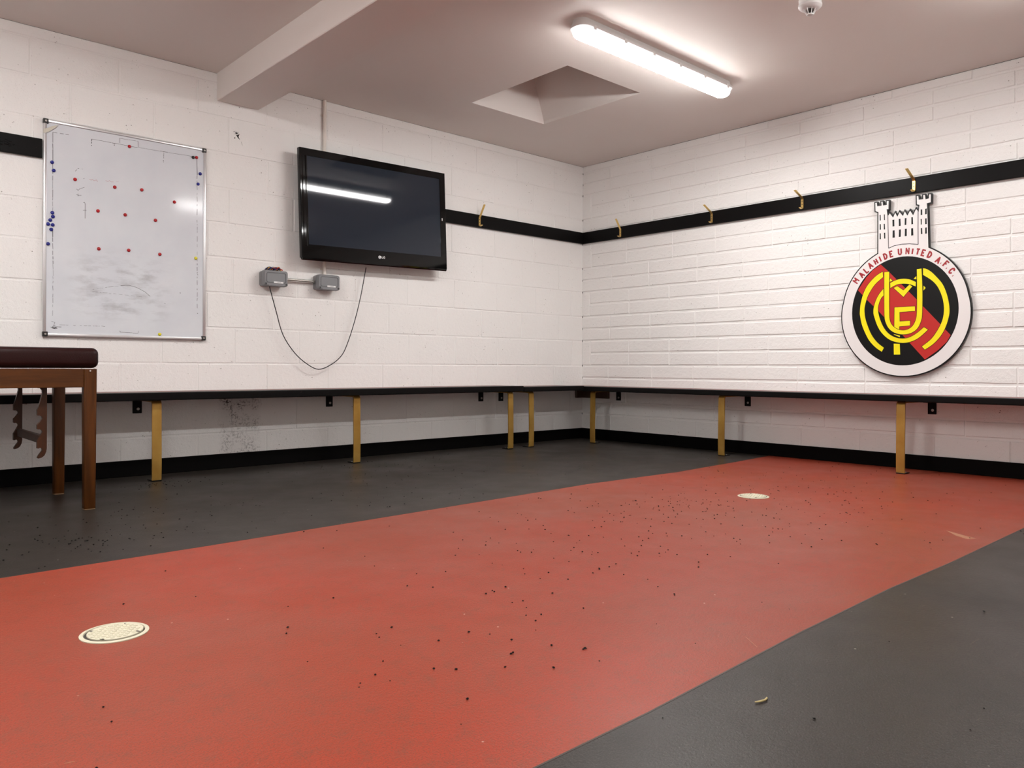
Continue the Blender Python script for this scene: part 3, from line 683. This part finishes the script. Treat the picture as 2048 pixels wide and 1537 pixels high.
# outline: castle top joined to the lower circle
a0 = math.atan2(castle[0][1]-CZ, castle[0][0]-CX); a1 = math.atan2(castle[-1][1]-CZ, castle[-1][0]-CX)
def circ(r, aa, ab, n): return [(CX+r*math.cos(aa+(ab-aa)*i/n), CZ+r*math.sin(aa+(ab-aa)*i/n)) for i in range(n+1)]
R0 = math.hypot(castle[0][0]-CX, castle[0][1]-CZ); R1 = math.hypot(castle[-1][0]-CX, castle[-1][1]-CZ)
lower = []
N = 72
for i in range(1, N):
    q = i/N; aa = a1+(a0-2*math.pi-a1)*q
    e = 1-abs(2*q-1)   # outer radius eases from the castle feet to the full circle
    base = CR+ (R1-CR)*max(0, 1-q*6)+(R0-CR)*max(0, 1-(1-q)*6)
    lower.append((CX+base*math.cos(aa), CZ+base*math.sin(aa)*1.0))
outline = castle+lower
def inset(poly, w):
    n = len(poly); out = []
    A = sum(poly[i][0]*poly[(i+1) % n][1]-poly[(i+1) % n][0]*poly[i][1] for i in range(n)); sg = 1 if A > 0 else -1
    for i in range(n):
        p0, p1, p2 = Vector(poly[i-1]), Vector(poly[i]), Vector(poly[(i+1) % n])
        a_, b_ = (p1-p0).normalized(), (p2-p1).normalized()
        n1, n2 = Vector((-a_.y, a_.x))*sg, Vector((-b_.y, b_.x))*sg; m_ = n1+n2
        if m_.length < .1: m_ = n1
        m_.normalize(); k = min(1/max(.4, m_.dot(n1)), 2); out.append(tuple(p1+m_*w*k))
    return out
MB().prism(outline, TE, .008, .030).build('board', EB, cs)
MB().prism(inset(outline, .0072), TE, .0302, .0306).build('white_face', EW, cs)
for yy, zz in ((2.72, .8), (3.0, .8), (2.86, 1.25)): MB().box(TE(yy-.02, zz-.02, .0), TE(yy+.02, zz+.02, .0079)).build('spacer', EB, cs)
b = MB()
for k in ('mid_l', 'mid_b', 'mid_r'): b.strip([tuple(p) for p in S_[k]], .0042, TE, .0307, .0310)
b.build('castle_outline', EB, cs)
b = MB()
for wd in S_['windows']: b.prism([tuple(p) for p in wd], TE, .0307, .0311)
b.build('castle_windows', EB, cs)
disc = [(2.858+.3335*math.cos(k*math.pi/36), 1.0285+.3555*math.sin(k*math.pi/36)) for k in range(72)]
MB().prism(disc, TE, .0307, .0312).build('black_disc', EB, cs)
MB().prism([tuple(p) for p in S_['red']], TE, .0313, .0317).build('red_stripe', ER, cs)
def soften(pl):                                  # round the shallow corners of the painted strokes, keep the square ends
    for _ in range(2):
        out = []; n = len(pl)
        for i in range(n):
            p0, p1, p2 = Vector(pl[i-1]), Vector(pl[i]), Vector(pl[(i+1) % n])
            a_, c_ = p1-p0, p2-p1
            if a_.length > 1e-5 and c_.length > 1e-5 and a_.angle(c_) < math.radians(42):
                out += [tuple(p1-a_*.25), tuple(p1+c_*.25)]
            else: out.append(tuple(p1))
        pl = out
    return pl
b = MB(); bo = MB()
for i, pl in enumerate(S_['yellow']):
    pl = soften([tuple(p) for p in pl]); dd = .0322+.0004*(2 if i == 2 else (1 if i in (3, 4) else 0))
    bo.prism(inset(pl, -.0028), TE, dd-.0004, dd-.0001); b.prism(pl, TE, dd, dd+.0002)
bo.build('monogram_outline', EB, cs); b.build('monogram', EY, cs)  # black outline painted round the yellow monogram strokes
GL = {'M': [[(-.5, -1), (-.5, 1), (0, -.1), (.5, 1), (.5, -1)]], 'A': [[(-.6, -1), (0, 1), (.6, -1)], [(-.35, -.35), (.35, -.35)]], 'L': [[(-.4, 1), (-.4, -1), (.5, -1)]],
      'H': [[(-.45, 1), (-.45, -1)], [(.45, 1), (.45, -1)], [(-.45, 0), (.45, 0)]], 'I': [[(0, 1), (0, -1)]],
      'D': [[(-.45, -1), (-.45, 1), (.1, .9), (.5, .4), (.55, -.1), (.35, -.7), (0, -.95), (-.45, -1)]],
      'E': [[(.5, 1), (-.4, 1), (-.4, -1), (.5, -1)], [(-.4, 0), (.35, 0)]], 'U': [[(-.5, 1), (-.5, -.4), (-.3, -.9), (0, -1), (.3, -.9), (.5, -.4), (.5, 1)]],
      'N': [[(-.5, -1), (-.5, 1), (.5, -1), (.5, 1)]], 'T': [[(-.6, 1), (.6, 1)], [(0, 1), (0, -1)]], 'F': [[(.5, 1), (-.4, 1), (-.4, -1)], [(-.4, .05), (.35, .05)]],
      'C': [[(.5, .6), (.25, .95), (-.1, 1), (-.45, .6), (-.55, 0), (-.4, -.65), (-.05, -1), (.3, -.9), (.5, -.55)]], '.': [[(-.12, 0), (.12, 0)]]}
for ch, (u, v) in S_['text']:
    b = MB(); nseg = 0; ang = math.atan2(u-2.859, v-1.029); c_, s_ = math.cos(-ang), math.sin(-ang)
    sy = .0178; sxx = .0170 if ch != 'M' else .0215
    for stx in GL[ch]:
        pp = [(u+(x*sxx)*c_-(y*sy)*s_, v+(x*sxx)*s_+(y*sy)*c_) for x, y in stx]
        for (xa, ya), (xb, yb) in zip(pp, pp[1:]):      # brush strokes, each a straight dab slightly overlapping the next
            L_ = math.hypot(xb-xa, yb-ya); e_ = .0028/L_ if len(pp) > 2 else 0
            b.strip([(xa-(xb-xa)*e_, ya-(yb-ya)*e_), (xb+(xb-xa)*e_, yb+(yb-ya)*e_)], .0082 if ch in 'MN' else .0098, TE, .0307, .0311+.00012*nseg); nseg += 1
    b.build('letter' if ch != '.' else 'full_stop', ET, cs)

# ---------------------------------------------------------------- massage table
mt = empty('massage_table', (-5.2, -.73, 0), 'wooden massage table with dark maroon leather pad cut off by the left edge', 'massage table')
O = Vector((5.2, .73, 0))
def mtb(b, name, m_, par=mt, sm=False, ang=40):
    for v in b.bm.verts: v.co += O
    o = b.build(name, m_, par)
    return smooth_by_angle(o, ang) if sm else o
X0, X1, Y0, Y1 = -6.15, -4.352, -1.04, -.415
mtb(MB().box((X0, Y0-.006, .640), (X1, Y1+.006, .732), .028, 5), 'pad', LEATH, sm=True, ang=60)
b = MB()
for i in range(34):
    x = X1-.02-i*.052
    b.box((x-.003, Y0-.002, .6365), (x+.003, Y0+.003, .6405), .001, 1)
mtb(b, 'upholstery_tacks', ALU)
b = MB(); b.box((X0+.05, Y0+.006, .5535), (-4.4135, Y0+.026, .636), .002, 1); mtb(b, 'apron', WOODX)
mtb(MB().box((X0+.05, Y1-.026, .5535), (-4.4135, Y1-.006, .636), .002, 1), 'apron', WOODX)
mtb(MB().box((-4.405, Y0+.056, .5535), (-4.385, Y1-.056, .636), .002, 1), 'apron', WOODX)
for x, y in ((-4.3865, Y0+.029), (-4.3865, Y1-.031), (X0+.03, Y0+.029), (X0+.03, Y1-.031)):
    b = MB(); rings = []
    sp = .018 if x > -5 else -.018
    for z, s_, k in ((0, .0215, 0), (.004, .0235, 0), (.3, .025, 0), (.636, .0265, 0)):
        dx = 0
        rings.append([(x+dx+px, y+py, z) for px, py in rrect(0, 0, s_, s_, .007, 3)])
    b.loft(rings); lg = mtb(b, 'leg', WOOD, sm=True)
    b = MB(); b.loft([[(x+px, y+py, z) for px, py in rrect(0, 0, s_, s_, .007, 3)] for z, s_ in ((.0002, .0222), (.0035, .0240), (.0050, .0236))]); mtb(b, 'worn_foot_edge', WORN, par=lg)
b = MB().lathe([(.004, -.0002), (.0035, -.002)], c=(-4.389, Y0+.002, .628), n=10, axis=1); mtb(b, 'pin', ALU)
# ratchet arms of the folding backrest
def arm(y):
    zt = .636; xr = -4.549; xv = -4.566; xt = -4.586
    pts = [(xr, zt), (xr, .285), (xr-.002, .270), (xr-.009, .254), (xr-.020, .245), (xr-.033, .2425), (xt+.001, .246), (xt+.006, .256), (xv-.004, .270), (xv, .2765), (xv-.002, .286), (xv-.010, .289), (xt+.006, .286), (xt, .287),
           (xt, .318), (xt+.010, .336), (xv, .357), (xv-.001, .364), (xv-.009, .371), (xt+.004, .370), (xt, .372), (xt, .390), (xt+.010, .402), (xv, .417), (xv-.001, .425), (xv-.009, .432), (xt+.004, .431), (xt, .433),
           (xt, .456), (xt+.010, .488), (xv, .530), (xv-.001, .542), (xv-.009, .552), (xt+.004, .551), (xt, .553), (xt, zt)]
    b = MB(); b.prism(pts, lambda u, v, d: (u, d, v), y, y+.020)
    return mtb(b, 'ratchet_arm', WOODD)
arm(-.985); arm(-.47)
mtb(MB().box((-4.573, -.9649, .306), (-4.553, -.4701, .342), .002, 1), 'cross_bar', WOODD)

# ---------------------------------------------------------------- floor drains
def drain(x, y, label, rz):
    r = empty('floor_drain_cover', (x, y, 0), label, 'drain cover', 'round floor drain covers', rot=(0, 0, rz)); R_ = .077
    b = MB().lathe([(R_, .0), (R_, .0022), (R_-.003, .0034), (R_-.009, .0034), (R_-.010, .0006), (R_-.010, .0)], n=48, cap=False); smooth_by_angle(b.build('rim', COVER, r))
    MB().lathe([(R_-.010, .0004), (R_-.0102, .0006)], n=48).build('gap', DKBROWN, r)
    b = MB().lathe([(R_-.0145, .0006), (R_-.0145, .0036), (R_-.016, .0046), (R_-.018, .0046)], n=48)
    for v in b.bm.verts: v.co.z += (v.co.x*.012 if v.co.z > .001 else 0); v.co.x += .0035*math.cos(math.radians(47.8)-rz); v.co.y += .0035*math.sin(math.radians(47.8)-rz)
    pl = b.build('lid', COVER, r)
    b = MB()
    for i in range(-5, 6):
        for j in range(-5, 6):
            px, py = i*.0140+(j % 2)*.0070, j*.0125
            if math.hypot(px, py) < .052: b.lathe([(.0056, .0040), (.0050, .0060), (.0022, .0070)], c=(px, py, px*.012), n=10)
    b.build('stud', COVER, pl)['kind'] = 'stuff'
    b = MB()
    for q in (20, 110, 200, 290):
        a_ = math.radians(q); px, py = .057*math.cos(a_), .057*math.sin(a_)
        b.prism([(px+.0055*math.cos(k*math.pi/6)*1.3, py+.003*math.sin(k*math.pi/6)) for k in range(12)], lambda u, v, d: (u, v, d+u*.012), .0046, .0049)
    b.build('slot', DKBROWN, pl)
    return r
drain(-4.790, -2.867, 'round cream drain cover on the red floor, nearest the camera', -1.1)
drain(-1.775, -2.812, 'round cream drain cover on the red floor, farther off toward the crest wall', .4)

# ---------------------------------------------------------------- litter
b = MB(); q = [(-3.9848, -4.1232), (-3.9754, -4.1285), (-3.9619, -4.1314), (-3.9520, -4.1300), (-3.9477, -4.1270)]
b.tube([(x, y, .003) for x, y in q], [.0012, .0022, .002, .0022, .001], 8)
tag(b.build('dried_stem', mat('dry_straw', (.45, .36, .16), .6), smooth=True), 'small dry curled plant stem lying on the grey floor', 'dry stem')
rnd = random.Random(11); b = MB()
def crumb(x, y, s_):
    bm = b.bm; vs = []
    for k in range(6):
        d_ = [(1, 0, 0), (0, 1, 0), (-1, 0, 0), (0, -1, 0)][k] if k < 4 else (0, 0, 1 if k == 4 else 0)
        vs.append(bm.verts.new((x+d_[0]*s_*rnd.uniform(.6, 1.2), y+d_[1]*s_*rnd.uniform(.6, 1.2), .0004+(s_*.9 if k == 4 else (s_*.4 if k < 4 else 0)))))
    for i in range(4): b._f((vs[i], vs[(i+1) % 4], vs[4])); b._f((vs[(i+1) % 4], vs[i], vs[5]))
cl = [(-2.6, -2.6, .35, 60), (-2.25, -2.75, .2, 45), (-2.7, -3.05, .35, 45), (-2.1, -3.35, .4, 60), (-1.5, -2.9, .35, 40), (-3.3, -3.1, .4, 40), (-3.6, -3.3, .4, 30), (-1.2, -2.5, .4, 30), (-1.0, -3.2, .5, 30), (-4.3, -1.3, .35, 60), (-4.55, -1.75, .2, 70), (-3.86, -.45, .12, 40), (-2.6, -.5, .3, 30), (-2.4, -1.3, .6, 60), (-4.3, -3.6, .3, 25), (-3.2, -1.8, .7, 40)]
for cx, cy, s_, n in cl:
    for i in range(n):
        x, y = rnd.gauss(cx, s_), rnd.gauss(cy, s_*.6)
        if -6 < x < -.1 and -5.5 < y < -.06: crumb(x, y, rnd.uniform(.0026, .0050))
for i in range(180): crumb(rnd.uniform(-5, -.1), rnd.uniform(-4.9, -.1), rnd.uniform(.002, .0046))
o = b.build('rubber_crumbs', mat('rubber_crumb', (.004, .0035, .0035), .8, spec=.1)); o['kind'] = 'stuff'; tag(o, 'black rubber pitch crumbs scattered over the whole floor', 'rubber crumbs')
